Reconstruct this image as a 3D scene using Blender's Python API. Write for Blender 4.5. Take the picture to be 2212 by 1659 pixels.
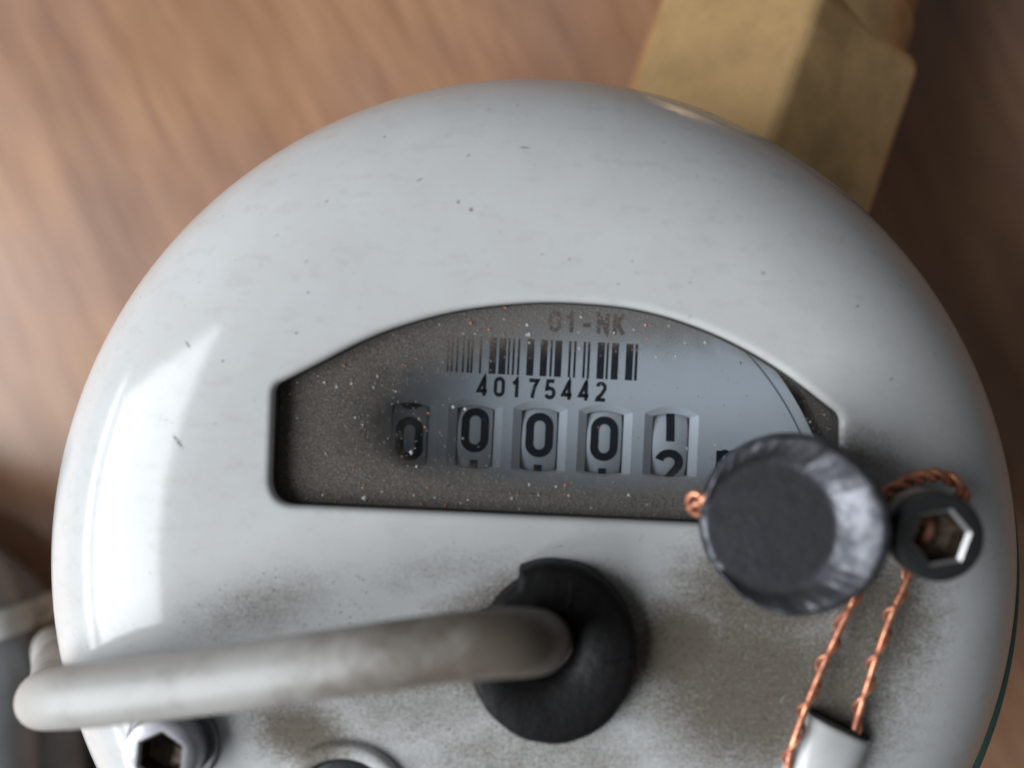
import bpy, bmesh, math, random
from mathutils import Vector, Matrix, noise

for o in list(bpy.data.objects):
    bpy.data.objects.remove(o)
scene = bpy.context.scene
C = scene.collection
random.seed(7)

# ------------------------------------------------------------------ units
# Everything is laid out in millimetres; z = 0 is the flat top of the meter cover.
MM = 0.001
ZT = 70.0            # the table lies 70 mm below the cover
D = 87.75            # camera height above the cover
K = 21.0


def W(v):
    return Vector((v[0] * MM, v[1] * MM, (v[2] + ZT) * MM))


def P(px, py, z=0.0):
    """sight point of the photograph (2212 wide) brought to its real place at height z"""
    s = (D - z) / D / K
    return Vector(((px - 1106) * s, -(py - 830) * s, z))


# ------------------------------------------------------------------ camera
cam = bpy.data.cameras.new('camera')
cam.sensor_width = 36
cam.lens = 30.0
cam.clip_start = 0.004
cam.clip_end = 50
cam.dof.use_dof = True
cam.dof.focus_distance = (D + 9.0) * MM
cam.dof.aperture_fstop = 7.8
co = bpy.data.objects.new('camera', cam)
co.location = W((0, 0, D))
C.objects.link(co)
scene.camera = co

# ------------------------------------------------------------------ world
wd = bpy.data.worlds.new('World')
scene.world = wd
wd.use_nodes = True
bg = wd.node_tree.nodes['Background']
bg.inputs[0].default_value = (0.95, 0.97, 1.0, 1)
bg.inputs[1].default_value = 0.075


# ------------------------------------------------------------------ window light from the left
def window_pane(name, centre, target, sx, sy, power, col):
    l = bpy.data.lights.new(name, 'AREA')
    l.shape = 'RECTANGLE'
    l.size = sx
    l.size_y = sy
    l.energy = power
    l.color = col
    o = bpy.data.objects.new(name, l)
    o.location = centre
    d = Vector(target) - Vector(centre)
    o.rotation_euler = d.to_track_quat('-Z', 'Y').to_euler()
    C.objects.link(o)
    return o


LCOL = (0.925, 0.962, 1.0)
# the tall upper sash and the low sash of one window, facing the table
window_pane('window_upper_sash', (-0.43, -0.12, 0.385), (0, -0.02, 0.07), 0.56, 0.38, 5.2, LCOL)
window_pane('window_lower_sash', (-0.55, -0.12, 0.165), (0, -0.02, 0.07), 0.56, 0.05, 0.5, LCOL)

# ------------------------------------------------------------------ exposure, renderer
scene.view_settings.view_transform = 'Standard'
scene.view_settings.look = 'None'
scene.view_settings.exposure = 0.0
scene.view_settings.gamma = 1.0
scene.view_settings.use_curve_mapping = False
scene.render.engine = 'CYCLES'
scene.cycles.use_denoising = True
scene.cycles.max_bounces = 8
scene.cycles.transparent_max_bounces = 12
scene.cycles.caustics_reflective = False
scene.cycles.caustics_refractive = False


# ================================================================== material helpers
class NT:
    def __init__(self, name):
        self.m = bpy.data.materials.new(name)
        self.m.use_nodes = True
        self.t = self.m.node_tree
        self.n = self.t.nodes
        self.bsdf = self.n['Principled BSDF']
        self.out = self.n['Material Output']

    def new(self, kind, **kw):
        x = self.n.new(kind)
        for k, v in kw.items():
            setattr(x, k, v)
        return x

    def link(self, a, b):
        self.t.links.new(a, b)

    def put(self, sock, v):
        if hasattr(v, 'is_linked') or hasattr(v, 'links'):
            self.link(v, sock)
        else:
            sock.default_value = v

    def math(self, op, a, b=None, c=None, clamp=False):
        x = self.new('ShaderNodeMath', operation=op, use_clamp=clamp)
        self.put(x.inputs[0], a)
        if b is not None:
            self.put(x.inputs[1], b)
        if c is not None:
            self.put(x.inputs[2], c)
        return x.outputs[0]

    def vmath(self, op, a, b=None, out=0):
        x = self.new('ShaderNodeVectorMath', operation=op)
        self.put(x.inputs[0], a)
        if b is not None:
            self.put(x.inputs[1], b)
        return x.outputs[out]

    def smooth(self, v, a, b, lo=0.0, hi=1.0):
        x = self.new('ShaderNodeMapRange', interpolation_type='SMOOTHSTEP')
        self.put(x.inputs[0], v)
        x.inputs[1].default_value = a
        x.inputs[2].default_value = b
        x.inputs[3].default_value = lo
        x.inputs[4].default_value = hi
        return x.outputs[0]

    def coords(self, origin):
        """object coordinates in the millimetres of the layout"""
        tc = self.new('ShaderNodeTexCoord')
        mp = self.new('ShaderNodeMapping')
        self.link(tc.outputs['Object'], mp.inputs[0])
        mp.inputs['Scale'].default_value = (1000, 1000, 1000)
        mp.inputs['Location'].default_value = origin
        return mp.outputs[0]

    def noise(self, vec, scale, detail=3, rough=0.5, out=0):
        x = self.new('ShaderNodeTexNoise')
        self.link(vec, x.inputs['Vector'])
        x.inputs['Scale'].default_value = scale
        x.inputs['Detail'].default_value = detail
        x.inputs['Roughness'].default_value = rough
        return x.outputs[out]

    def mix(self, f, a, b):
        x = self.new('ShaderNodeMix', data_type='RGBA')
        self.put(x.inputs['Factor'], f)
        self.put(x.inputs[6], a)
        self.put(x.inputs[7], b)
        return x.outputs[2]

    def blob(self, vec, cx, cy, rx, ry, rot=0.0, soft=0.0):
        """1 inside an ellipse on the cover, falling to 0 at its border"""
        mp = self.new('ShaderNodeMapping', vector_type='TEXTURE')
        self.link(vec, mp.inputs[0])
        mp.inputs['Location'].default_value = (cx, cy, 0)
        mp.inputs['Rotation'].default_value = (0, 0, math.radians(rot))
        mp.inputs['Scale'].default_value = (rx, ry, 1000)
        l = self.vmath('LENGTH', mp.outputs[0], out=1)
        return self.smooth(l, 1.0, soft)

    def bump(self, h, strength, dist):
        b = self.new('ShaderNodeBump')
        self.link(h, b.inputs['Height'])
        b.inputs['Strength'].default_value = strength
        b.inputs['Distance'].default_value = dist
        self.link(b.outputs[0], self.bsdf.inputs['Normal'])


def plain(name, col, rough=0.5, metal=0.0, coat=0.0, bump=0.0, bscale=2.0, vary=0.0, vscale=0.6, spec=0.5):
    t = NT(name)
    b = t.bsdf
    b.inputs['Roughness'].default_value = rough
    b.inputs['Metallic'].default_value = metal
    b.inputs['Coat Weight'].default_value = coat
    b.inputs['Specular IOR Level'].default_value = spec
    v = t.coords((0, 0, 0))
    if vary > 0:
        n = t.noise(v, vscale, 4, 0.6)
        n = t.smooth(n, 0.3, 0.7)
        c2 = tuple(max(0, c * (1 - vary)) for c in col) + (1,)
        t.link(t.mix(n, tuple(col) + (1,), c2), b.inputs['Base Color'])
        r = t.math('MULTIPLY_ADD', n, 0.15, rough - 0.05)
        t.link(r, b.inputs['Roughness'])
    else:
        b.inputs['Base Color'].default_value = tuple(col) + (1,)
    if bump > 0:
        t.bump(t.noise(v, bscale, 4, 0.6), bump, 0.0003)
    return t.m


AX, AY = 2.5, -20.3          # axis of the meter
BASE = Vector((AX, AY, -ZT))


def make_paint():
    t = NT('grey_paint')
    b = t.bsdf
    v = t.coords(tuple(BASE))
    sm_ = t.new('ShaderNodeMapping')
    t.link(v, sm_.inputs[0])
    sm_.inputs['Rotation'].default_value = (0, 0, math.radians(35))
    sm_.inputs['Scale'].default_value = (0.28, 1.0, 1.0)
    smear = t.noise(sm_.outputs[0], 0.75, 5, 0.68)
    big = t.noise(v, 0.12, 4, 0.6)
    mid = t.noise(v, 0.55, 5, 0.65)
    fine = t.noise(v, 2.6, 4, 0.7)
    speck = t.noise(v, 1.7, 2, 0.5)
    # grime round grommet, seal and lower right of the cover, with painted-in shade
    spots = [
        (P(1470, 1400), 12, 10, 0, 1.25, 0.0), (P(1620, 1480), 23, 18, -20, 1.0, 0.15), (P(1190, 1400), 18, 12, 0, 0.85, 0.45),  # first two: grime plus painted shadow right of the grommet and below the seal
        (P(560, 1310), 15, 6, 17, 0.55, 0.0), (P(900, 1500), 18, 10, 0, 0.6, 0.2), (P(650, 1580), 11, 7, -15, 1.1, 0.0),  # last one: dirt and painted shadow beside the lower-left screw
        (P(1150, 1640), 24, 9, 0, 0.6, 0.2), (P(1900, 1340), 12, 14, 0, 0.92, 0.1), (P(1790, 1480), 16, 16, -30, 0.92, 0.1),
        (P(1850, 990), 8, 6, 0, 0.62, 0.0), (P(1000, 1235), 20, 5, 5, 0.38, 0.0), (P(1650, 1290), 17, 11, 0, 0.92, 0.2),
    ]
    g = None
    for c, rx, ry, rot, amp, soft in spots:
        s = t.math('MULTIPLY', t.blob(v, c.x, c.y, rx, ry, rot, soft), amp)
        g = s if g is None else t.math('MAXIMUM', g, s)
    # film of grime and painted shade, broken up by grain and smears
    finer = t.noise(v, 5.5, 3, 0.7)
    nn = t.math('ADD', t.math('ADD', t.math('MULTIPLY', fine, 0.38), t.math('MULTIPLY', finer, 0.36)), t.math('ADD', t.math('MULTIPLY', mid, 0.16), t.math('MULTIPLY', smear, 0.10)))
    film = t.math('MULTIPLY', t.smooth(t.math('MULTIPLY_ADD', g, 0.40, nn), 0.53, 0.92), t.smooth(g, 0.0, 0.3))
    dots = t.math('MULTIPLY', t.smooth(t.math('MULTIPLY_ADD', g, 0.10, speck), 0.70, 0.76), t.smooth(g, 0.02, 0.2))
    d1 = film
    base = t.mix(t.smooth(big, 0.35, 0.7), (0.60, 0.612, 0.615, 1), (0.575, 0.58, 0.575, 1))
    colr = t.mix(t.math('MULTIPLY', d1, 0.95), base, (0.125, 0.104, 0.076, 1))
    colr = t.mix(t.math('MULTIPLY', dots, 0.35), colr, (0.05, 0.045, 0.04, 1))
    # chipped and scratched spots in the paint
    ch = None
    for px, py, rx, ry, rot in [(400, 745, 0.75, 0.2, -50), (384, 955, 1.15, 0.28, -50), (990, 436, .28, .28, 0), (1018, 453, .3, .3, 0),
                                (905, 385, .5, .12, 20), (1135, 312, .8, .12, -5), (640, 720, .3, .12, 30), (700, 430, .4, .1, 50),
                                (590, 505, .3, .08, 40), (1740, 900, .3, .2, 30), (1650, 590, .3, .2, 0), (820, 275, .2, .12, 0),
                                (1860, 660, .3, .15, 30), (1010, 330, .3, .15, 40), (480, 780, .25, .2, 0), (1230, 560, .2, .2, 0),
                                (660, 565, .5, .08, 40), (1930, 820, .3, .12, 60)]:
        c = P(px, py, 0)
        s = t.blob(v, c.x, c.y, rx, ry, rot, 0.4)
        ch = s if ch is None else t.math('MAXIMUM', ch, s)
    chn = t.math('MULTIPLY', ch, t.smooth(fine, 0.3, 0.6))
    colr = t.mix(t.math('MULTIPLY', chn, 0.85), colr, (0.12, 0.105, 0.09, 1))
    # a few faint scuffs all over
    sc = t.smooth(t.noise(v, 0.9, 2, 0.4), 0.735, 0.78)
    colr = t.mix(t.math('MULTIPLY', sc, 0.35), colr, (0.30, 0.30, 0.29, 1))
    rub = t.smooth(t.math('MULTIPLY', smear, t.math('ADD', mid, 0.5)), 0.50, 0.72)
    colr = t.mix(t.math('MULTIPLY', rub, 0.16), colr, (0.36, 0.335, 0.29, 1))
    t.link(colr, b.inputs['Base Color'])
    t.link(t.math('MULTIPLY_ADD', d1, 0.55, 0.12), b.inputs['Roughness'])
    t.link(t.math('MULTIPLY_ADD', d1, -0.40, 0.46), b.inputs['Specular IOR Level'])
    h = t.math('ADD', t.math('MULTIPLY', mid, 0.35), t.math('MULTIPLY', fine, 0.12))
    t.bump(h, 0.35, 0.00012)
    return t.m


def make_wood():
    t = NT('brown_wood')
    b = t.bsdf
    v = t.coords((0, 0, 0))
    mp = t.new('ShaderNodeMapping')
    t.link(v, mp.inputs[0])
    mp.inputs['Rotation'].default_value = (0, 0, math.radians(-26))
    mp2 = t.new('ShaderNodeMapping')
    t.link(mp.outputs[0], mp2.inputs[0])
    mp2.inputs['Scale'].default_value = (1.0, 0.085, 1.0)
    bigw = t.noise(mp2.outputs[0], 0.045, 3, 0.5)
    w = t.noise(mp2.outputs[0], 0.22, 5, 0.62)
    f = t.noise(mp2.outputs[0], 0.9, 4, 0.6)
    patch = t.noise(v, 0.022, 3, 0.5)
    s = t.math('ADD', t.math('MULTIPLY', w, 0.65), t.math('MULTIPLY', f, 0.35))
    s = t.smooth(s, 0.36, 0.66)
    c1 = t.mix(s, (0.48, 0.266, 0.150, 1), (0.345, 0.178, 0.100, 1))
    c2 = t.mix(s, (0.42, 0.243, 0.160, 1), (0.30, 0.165, 0.110, 1))
    c = t.mix(t.smooth(patch, 0.4, 0.62), c1, c2)
    c = t.mix(t.math('MULTIPLY', t.smooth(bigw, 0.55, 0.75), 0.5), c, (0.15, 0.08, 0.055, 1))
    t.link(c, b.inputs['Base Color'])
    b.inputs['Roughness'].default_value = 0.33
    t.bump(s, 0.12, 0.0002)
    return t.m


def make_glass():
    t = NT('dusty_glass')
    t.n.remove(t.bsdf)
    v = t.coords(tuple(BASE))
    at = t.new('ShaderNodeAttribute')
    at.attribute_name = 'dust'
    d = at.outputs['Fac']
    n1 = t.noise(v, 0.35, 4, 0.6)
    n2 = t.noise(v, 4.6, 4, 0.75)
    n3 = t.noise(v, 9.0, 2, 0.6)
    m = t.math('ADD', d, t.math('MULTIPLY_ADD', n1, 0.5, -0.25))
    m = t.smooth(m, 0.12, 0.95)
    g = t.math('ADD', t.math('MULTIPLY', n2, 0.7), t.math('MULTIPLY', n3, 0.5))
    g = t.smooth(g, 0.37, 0.84)
    gg = t.math('MULTIPLY', m, t.math('MULTIPLY_ADD', g, 0.55, 0.52), clamp=True)
    gate = t.smooth(d, 0.0, 0.02)
    gg = t.math('MULTIPLY', gg, gate)
    gg = t.math('MULTIPLY', gg, 0.93)
    dif = t.new('ShaderNodeBsdfDiffuse')
    t.link(t.mix(g, (0.072, 0.062, 0.053, 1), (0.215, 0.193, 0.17, 1)), dif.inputs[0])
    tr = t.new('ShaderNodeBsdfTransparent')
    tr.inputs[0].default_value = (0.90, 0.93, 0.96, 1)
    gl = t.new('ShaderNodeBsdfGlossy')
    gl.inputs['Roughness'].default_value = 0.12
    ge = t.new('ShaderNodeNewGeometry')
    cosi = t.math('ABSOLUTE', t.vmath('DOT_PRODUCT', ge.outputs['Normal'], ge.outputs['Incoming'], out=1))
    frs = t.math('MULTIPLY_ADD', t.math('POWER', t.math('SUBTRACT', 1.0, cosi), 5.0), 0.96, 0.04)
    m1 = t.new('ShaderNodeMixShader')
    t.link(frs, m1.inputs[0])
    t.link(tr.outputs[0], m1.inputs[1])
    t.link(gl.outputs[0], m1.inputs[2])
    m2 = t.new('ShaderNodeMixShader')
    t.link(gg, m2.inputs[0])
    t.link(m1.outputs[0], m2.inputs[1])
    t.link(dif.outputs[0], m2.inputs[2])
    t.link(m2.outputs[0], t.out.inputs[0])
    return t.m


def make_copper():
    t = NT('copper')
    b = t.bsdf
    v = t.coords((0, 0, 0))
    n = t.smooth(t.noise(v, 0.9, 4, 0.6), 0.35, 0.68)
    t.link(t.mix(n, (0.82, 0.37, 0.22, 1), (0.36, 0.13, 0.085, 1)), b.inputs['Base Color'])
    b.inputs['Metallic'].default_value = 0.75
    t.link(t.math('MULTIPLY_ADD', n, 0.2, 0.32), b.inputs['Roughness'])
    return t.m


def make_lead():
    t = NT('lead')
    b = t.bsdf
    v = t.coords((0, 0, 0))
    n = t.noise(v, 0.5, 5, 0.65)
    f = t.noise(v, 3.5, 4, 0.7)
    sm = t.smooth(n, 0.35, 0.68)
    t.link(t.mix(sm, (0.125, 0.127, 0.14, 1), (0.06, 0.062, 0.07, 1)), b.inputs['Base Color'])
    b.inputs['Metallic'].default_value = 0.85
    t.link(t.math('MULTIPLY_ADD', sm, 0.22, 0.34), b.inputs['Roughness'])
    t.bump(t.math('ADD', n, t.math('MULTIPLY', f, 0.3)), 0.28, 0.0004)
    return t.m


def make_cable():
    t = NT('grey_cable_sheath')
    b = t.bsdf
    v = t.coords((0, 0, 0))
    n = t.noise(v, 0.16, 5, 0.6)
    f = t.noise(v, 1.6, 4, 0.7)
    at = t.new('ShaderNodeAttribute')
    at.attribute_name = 'grime'
    s = t.math('ADD', t.math('MULTIPLY', n, 0.7), t.math('MULTIPLY', f, 0.3))
    s = t.math('ADD', s, t.math('MULTIPLY_ADD', at.outputs['Fac'], 0.42, -0.06))
    s = t.smooth(s, 0.45, 0.85)
    t.link(t.mix(s, (0.42, 0.418, 0.40, 1), (0.14, 0.115, 0.092, 1)), b.inputs['Base Color'])
    b.inputs['Roughness'].default_value = 0.42
    t.bump(f, 0.15, 0.0002)
    return t.m


M = {}
M['paint'] = make_paint()
M['wood'] = make_wood()
M['glass'] = make_glass()
M['copper'] = make_copper()
M['lead'] = make_lead()
M['cable'] = make_cable()
M['brass'] = plain('brass', (0.92, 0.60, 0.28), 0.32, 0.5, vary=0.4, vscale=0.09, bump=0.25, bscale=0.25)
M['rubber'] = plain('black_rubber', (0.009, 0.0085, 0.009), 0.52, bump=0.5, bscale=0.7, vary=0.3, vscale=0.5, spec=0.28)
M['black_steel'] = plain('black_oxide_steel', (0.022, 0.022, 0.022), 0.42, 0.0, bump=0.2, bscale=2, vary=0.3)
M['steel'] = plain('bright_steel', (0.34, 0.335, 0.36), 0.36, 0.9, vary=0.3, vscale=0.5)
M['bright'] = plain('polished_edge_steel', (0.66, 0.65, 0.64), 0.3, 0.9)
M['socket'] = plain('worn_socket_steel', (0.16, 0.12, 0.09), 0.42, 0.8, vary=0.6, vscale=0.9)
M['rust'] = plain('rusty_residue', (0.20, 0.07, 0.04), 0.8, 0.0, bump=0.6, bscale=2.0, vary=0.6, vscale=1.5)
M['dial'] = plain('white_dial', (0.87, 0.855, 0.835), 0.55, vary=0.04, vscale=0.3)
M['wheel'] = plain('white_number_wheel', (0.87, 0.855, 0.84), 0.5)
M['ink'] = plain('dark_blue_black_ink', (0.022, 0.027, 0.038), 0.6, vary=0.35, vscale=3.0)
M['inkfaint'] = plain('grey_dial_line_ink', (0.24, 0.27, 0.31), 0.6)
M['housing'] = plain('brown_register_housing', (0.17, 0.155, 0.135), 0.7, vary=0.3, vscale=0.4)
M['dark'] = plain('dark_wall', (0.05, 0.043, 0.038), 0.7, vary=0.4, vscale=0.8, bump=0.4)
M['clean_paint'] = plain('clean_grey_paint', (0.66, 0.665, 0.655), 0.16, vary=0.06, vscale=0.4)
M['pale'] = plain('pale_grey_spacer', (0.42, 0.40, 0.36), 0.5, vary=0.3, vscale=0.6)
M['teal'] = plain('teal_gasket', (0.07, 0.15, 0.13), 0.5)
M['black'] = plain('black_recess', (0.008, 0.008, 0.008), 0.9)
M['hose'] = plain('dark_grey_hose', (0.27, 0.29, 0.31), 0.3, vary=0.2, vscale=0.2)
M['tie'] = plain('pale_cable_tie', (0.42, 0.42, 0.39), 0.45)
M['dust_grey'] = plain('grey_dust', (0.24, 0.225, 0.205), 0.55)
M['dust_white'] = plain('white_dust', (0.55, 0.55, 0.55), 0.4)
M['dust_copper'] = plain('copper_dust', (0.55, 0.24, 0.16), 0.4, 0.4)
M['dirt'] = plain('dark_dirt_grain', (0.075, 0.066, 0.055), 0.8)


def sstep0(a, b, x):
    t = max(0.0, min(1.0, (x - a) / (b - a)))
    return t * t * (3 - 2 * t)


# ================================================================== mesh helpers
def obj(name, verts, faces, mat, parent=None, origin=None, smooth=True, autosmooth=None):
    """one mesh object; verts are layout millimetres"""
    if parent is not None:
        org = Vector(parent['_o'])
    else:
        org = Vector(origin if origin is not None else (0, 0, -ZT))
    me = bpy.data.meshes.new(name)
    me.from_pydata([((v[0] - org.x) * MM, (v[1] - org.y) * MM, (v[2] - org.z) * MM) for v in verts], [], faces)
    bm = bmesh.new()
    bm.from_mesh(me)
    bmesh.ops.recalc_face_normals(bm, faces=bm.faces)
    bm.to_mesh(me)
    bm.free()
    if smooth:
        me.polygons.foreach_set('use_smooth', [True] * len(me.polygons))
    if autosmooth:
        me.set_sharp_from_angle(angle=math.radians(autosmooth))
    for m in (mat if isinstance(mat, (list, tuple)) else [mat]):
        me.materials.append(m)
    o = bpy.data.objects.new(name, me)
    C.objects.link(o)
    o['_o'] = tuple(org)
    if parent is not None:
        o.parent = parent
    else:
        o.location = W(org)
    return o


def thing(name, origin, label, cat):
    o = bpy.data.objects.new(name, None)
    o.empty_display_size = 0.01
    C.objects.link(o)
    o.location = W(origin)
    o['_o'] = tuple(origin)
    o['label'] = label
    o['category'] = cat
    return o


def lathe(profile, cx, cy, n=128, close=False):
    """profile of (r, z); first/last r = 0 makes a pole"""
    vs, fs, rings = [], [], []
    for r, z in profile:
        if r < 1e-6:
            rings.append([len(vs)])
            vs.append((cx, cy, z))
        else:
            rings.append(list(range(len(vs), len(vs) + n)))
            for i in range(n):
                a = 2 * math.pi * i / n
                vs.append((cx + r * math.cos(a), cy + r * math.sin(a), z))
    pairs = list(zip(rings[:-1], rings[1:]))
    if close:
        pairs.append((rings[-1], rings[0]))
    for A, B in pairs:
        for i in range(n):
            j = (i + 1) % n
            if len(A) == 1:
                fs.append((A[0], B[i], B[j]))
            elif len(B) == 1:
                fs.append((A[i], B[0], A[j]))
            else:
                fs.append((A[i], B[i], B[j], A[j]))
    return vs, fs


def catmull(pts, step=0.4):
    pts = [Vector(p) for p in pts]
    pts = [pts[0] * 2 - pts[1]] + pts + [pts[-1] * 2 - pts[-2]]
    out = []
    for i in range(1, len(pts) - 2):
        p0, p1, p2, p3 = pts[i - 1:i + 3]
        n = max(2, int((p2 - p1).length / step))
        for k in range(n):
            t = k / n
            out.append(0.5 * ((2 * p1) + (p2 - p0) * t + (2 * p0 - 5 * p1 + 4 * p2 - p3) * t * t + (3 * p1 - p0 - 3 * p2 + p3) * t ** 3))
    out.append(pts[-2])
    return out


def frames(path):
    n = len(path)
    tan = []
    for i in range(n):
        a = path[max(0, i - 1)]
        b = path[min(n - 1, i + 1)]
        tan.append((b - a).normalized())
    u = tan[0].orthogonal().normalized()
    out = []
    for i in range(n):
        t = tan[i]
        u = (u - t * u.dot(t)).normalized()
        out.append((t, u, t.cross(u)))
    return out


def tube(path, r, seg=16, cap=True):
    fr = frames(path)
    vs, fs = [], []
    n = len(path)
    for i, (p, (t, u, w)) in enumerate(zip(path, fr)):
        rr = r(i / (n - 1)) if callable(r) else r
        for k in range(seg):
            a = 2 * math.pi * k / seg
            vs.append(p + (u * math.cos(a) + w * math.sin(a)) * rr)
    for i in range(n - 1):
        for k in range(seg):
            l = (k + 1) % seg
            fs.append((i * seg + k, i * seg + l, (i + 1) * seg + l, (i + 1) * seg + k))
    if cap:
        for base, p, s in ((0, path[0], -1), ((n - 1) * seg, path[-1], 1)):
            c = len(vs)
            vs.append(p + fr[0 if s < 0 else -1][0] * s * (r(0 if s < 0 else 1) if callable(r) else r) * 0.4)
            for k in range(seg):
                fs.append((base + k, base + (k + 1) % seg, c))
    return vs, fs


def helix_on(path, rad, pitch, phase=0.0, bulge=0.0, step=0.12):
    """a strand wound round a path"""
    L = [0.0]
    for a, b in zip(path[:-1], path[1:]):
        L.append(L[-1] + (b - a).length)
    fr = frames(path)
    out = []
    s = 0.0
    i = 0
    while s < L[-1]:
        while i < len(path) - 2 and L[i + 1] < s:
            i += 1
        f = (s - L[i]) / max(1e-9, L[i + 1] - L[i])
        p = path[i].lerp(path[i + 1], f)
        t, u, w = fr[i]
        a = 2 * math.pi * s / pitch + phase + 0.35 * math.sin(s * 0.9)
        rr = rad + bulge * (0.5 + 0.5 * math.sin(a * 1.0 + 0.7))
        out.append(p + (u * math.cos(a) + w * math.sin(a)) * rr)
        s += step
    return out


def fill_between(outer, holes, z):
    """flat sheet with holes: returns verts, faces"""
    bm = bmesh.new()
    es = []
    for loop in [outer] + holes:
        vv = [bm.verts.new((p[0], p[1], z)) for p in loop]
        for a, b in zip(vv, vv[1:] + vv[:1]):
            es.append(bm.edges.new((a, b)))
    bmesh.ops.triangle_fill(bm, use_beauty=True, use_dissolve=False, edges=es)
    bm.verts.index_update()
    vs = [tuple(v.co) for v in bm.verts]
    fs = [tuple(v.index for v in f.verts) for f in bm.faces]
    bm.free()
    return vs, fs


def offset_loop(loop, d):
    """grow (d > 0) a counter-clockwise loop"""
    n = len(loop)
    out = []
    for i in range(n):
        a, b, c = Vector(loop[i - 1][:2]), Vector(loop[i][:2]), Vector(loop[(i + 1) % n][:2])
        t = ((b - a).normalized() + (c - b).normalized())
        t.normalize()
        nn = Vector((t.y, -t.x))
        out.append(b + nn * d)
    return out


def resample(loop, step):
    out = []
    n = len(loop)
    for i in range(n):
        a, b = Vector(loop[i][:2]), Vector(loop[(i + 1) % n][:2])
        k = max(1, int((b - a).length / step))
        for j in range(k):
            out.append(a.lerp(b, j / k))
    return out


def round_poly(pts, radii, seg=8):
    out = []
    n = len(pts)
    for i in range(n):
        a, b, c = Vector(pts[i - 1][:2]), Vector(pts[i][:2]), Vector(pts[(i + 1) % n][:2])
        r = radii[i]
        if r <= 0:
            out.append(b)
            continue
        d1, d2 = (a - b).normalized(), (c - b).normalized()
        ang = d1.angle(d2)
        l = r / math.tan(ang / 2)
        s, e = b + d1 * l, b + d2 * l
        for k in range(seg + 1):
            t = k / seg
            out.append(s * (1 - t) ** 2 + b * 2 * t * (1 - t) + e * t * t)
    return out


def bridge(vs, loops):
    """rings of 3D points joined one to the next"""
    fs = []
    n = len(loops[0])
    base = len(vs)
    for L in loops:
        vs.extend(L)
    for r in range(len(loops) - 1):
        for i in range(n):
            j = (i + 1) % n
            fs.append((base + r * n + i, base + r * n + j, base + (r + 1) * n + j, base + (r + 1) * n + i))
    return fs


def merge(parts):
    vs, fs = [], []
    for v, f in parts:
        b = len(vs)
        vs.extend(v)
        fs.extend(tuple(i + b for i in q) for q in f)
    return vs, fs


# ================================================================== lettering: stroke glyphs in a 0.6 x 1 cell
def arc(cx, cy, rx, ry, a0, a1, n=14):
    return [(cx + rx * math.cos(math.radians(a0 + (a1 - a0) * i / n)), cy + ry * math.sin(math.radians(a0 + (a1 - a0) * i / n))) for i in range(n + 1)]


GLYPH = {
    '0': [(arc(.3, .70, .22, .22, 0, 180) + arc(.3, .30, .22, .22, 180, 360), True)],
    '1': [([(.10, .70), (.24, .78), (.33, .93), (.33, .0)], False)],
    '|': [([(.30, 1.0), (.30, .0)], False)],
    '2': [(arc(.3, .70, .22, .22, 165, -25) + [(.34, .36), (.12, .16), (.09, .08), (.56, .08)], False)],
    '3': [(arc(.29, .715, .2, .2, 155, -80) + arc(.29, .29, .23, .23, 80, -160), False)],
    '4': [([(.57, .25), (.07, .25), (.42, .97), (.42, .0)], False)],
    '5': [([(.52, .92), (.16, .92), (.11, .50)] + arc(.29, .31, .23, .24, 125, -160), False)],
    '7': [([(.05, .91), (.54, .91), (.36, .55), (.25, .0)], False)],
    '-': [([(.1, .40), (.5, .40)], False)],
    'N': [([(.08, .0), (.08, .96), (.52, .04), (.52, 1.0)], False)],
    'K': [([(.09, .0), (.09, 1.0)], False), ([(.13, .42), (.52, 1.0)], False), ([(.22, .55), (.55, .0)], False)],
    'm': [([(.08, .0), (.08, 1.0)], False), ([(.08, .80)] + arc(.27, .72, .17, .2, 150, 0) + [(.44, .0)], False),
          ([(.44, .72)] + arc(.63, .72, .17, .2, 150, 0) + [(.80, .0)], False)],
    'A': [([(.03, .0), (.30, .97), (.57, .0)], False), ([(.13, .33), (.47, .33)], False)],
    'P': [([(.09, .0), (.09, .94)] + [(.3, .94)] + arc(.32, .69, .2, .23, 80, -90) + [(.09, .46)], False)],
    'T': [([(.30, .0), (.30, .90)], False), ([(.03, .94), (.57, .94)], False)],
    'O': [(arc(.3, .5, .24, .44, 0, 352, 24), True)],
    'R': [([(.09, .0), (.09, .94)] + [(.3, .94)] + arc(.32, .69, .2, .23, 80, -90) + [(.09, .46)], False), ([(.28, .46), (.55, .0)], False)],
}


def ribbon(pts, closed, w):
    """flat mitred band along 2D points"""
    P2 = []
    src = [Vector(p) for p in pts]
    if closed:
        src = src + [src[0]]
    for a, b in zip(src[:-1], src[1:]):
        k = max(1, int((b - a).length / 0.08))
        for j in range(k):
            P2.append(a.lerp(b, j / k))
    if not closed:
        P2.append(src[-1])
    n = len(P2)
    L, R = [], []
    for i in range(n):
        if closed:
            a, c = P2[i - 1], P2[(i + 1) % n]
        else:
            a, c = P2[max(0, i - 1)], P2[min(n - 1, i + 1)]
        b = P2[i]
        d1 = (b - a) if (b - a).length > 1e-6 else (c - b)
        d2 = (c - b) if (c - b).length > 1e-6 else (b - a)
        d1, d2 = d1.normalized(), d2.normalized()
        t = d1 + d2
        t = t.normalized() if t.length > 1e-4 else d1
        nn = Vector((-t.y, t.x))
        k = 1 / max(0.45, nn.dot(Vector((-d1.y, d1.x))))
        L.append(b + nn * w / 2 * k)
        R.append(b - nn * w / 2 * k)
    vs = L + R
    fs = []
    for i in range(n if closed else n - 1):
        j = (i + 1) % n
        fs.append((i, j, n + j, n + i))
    return vs, fs


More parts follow.
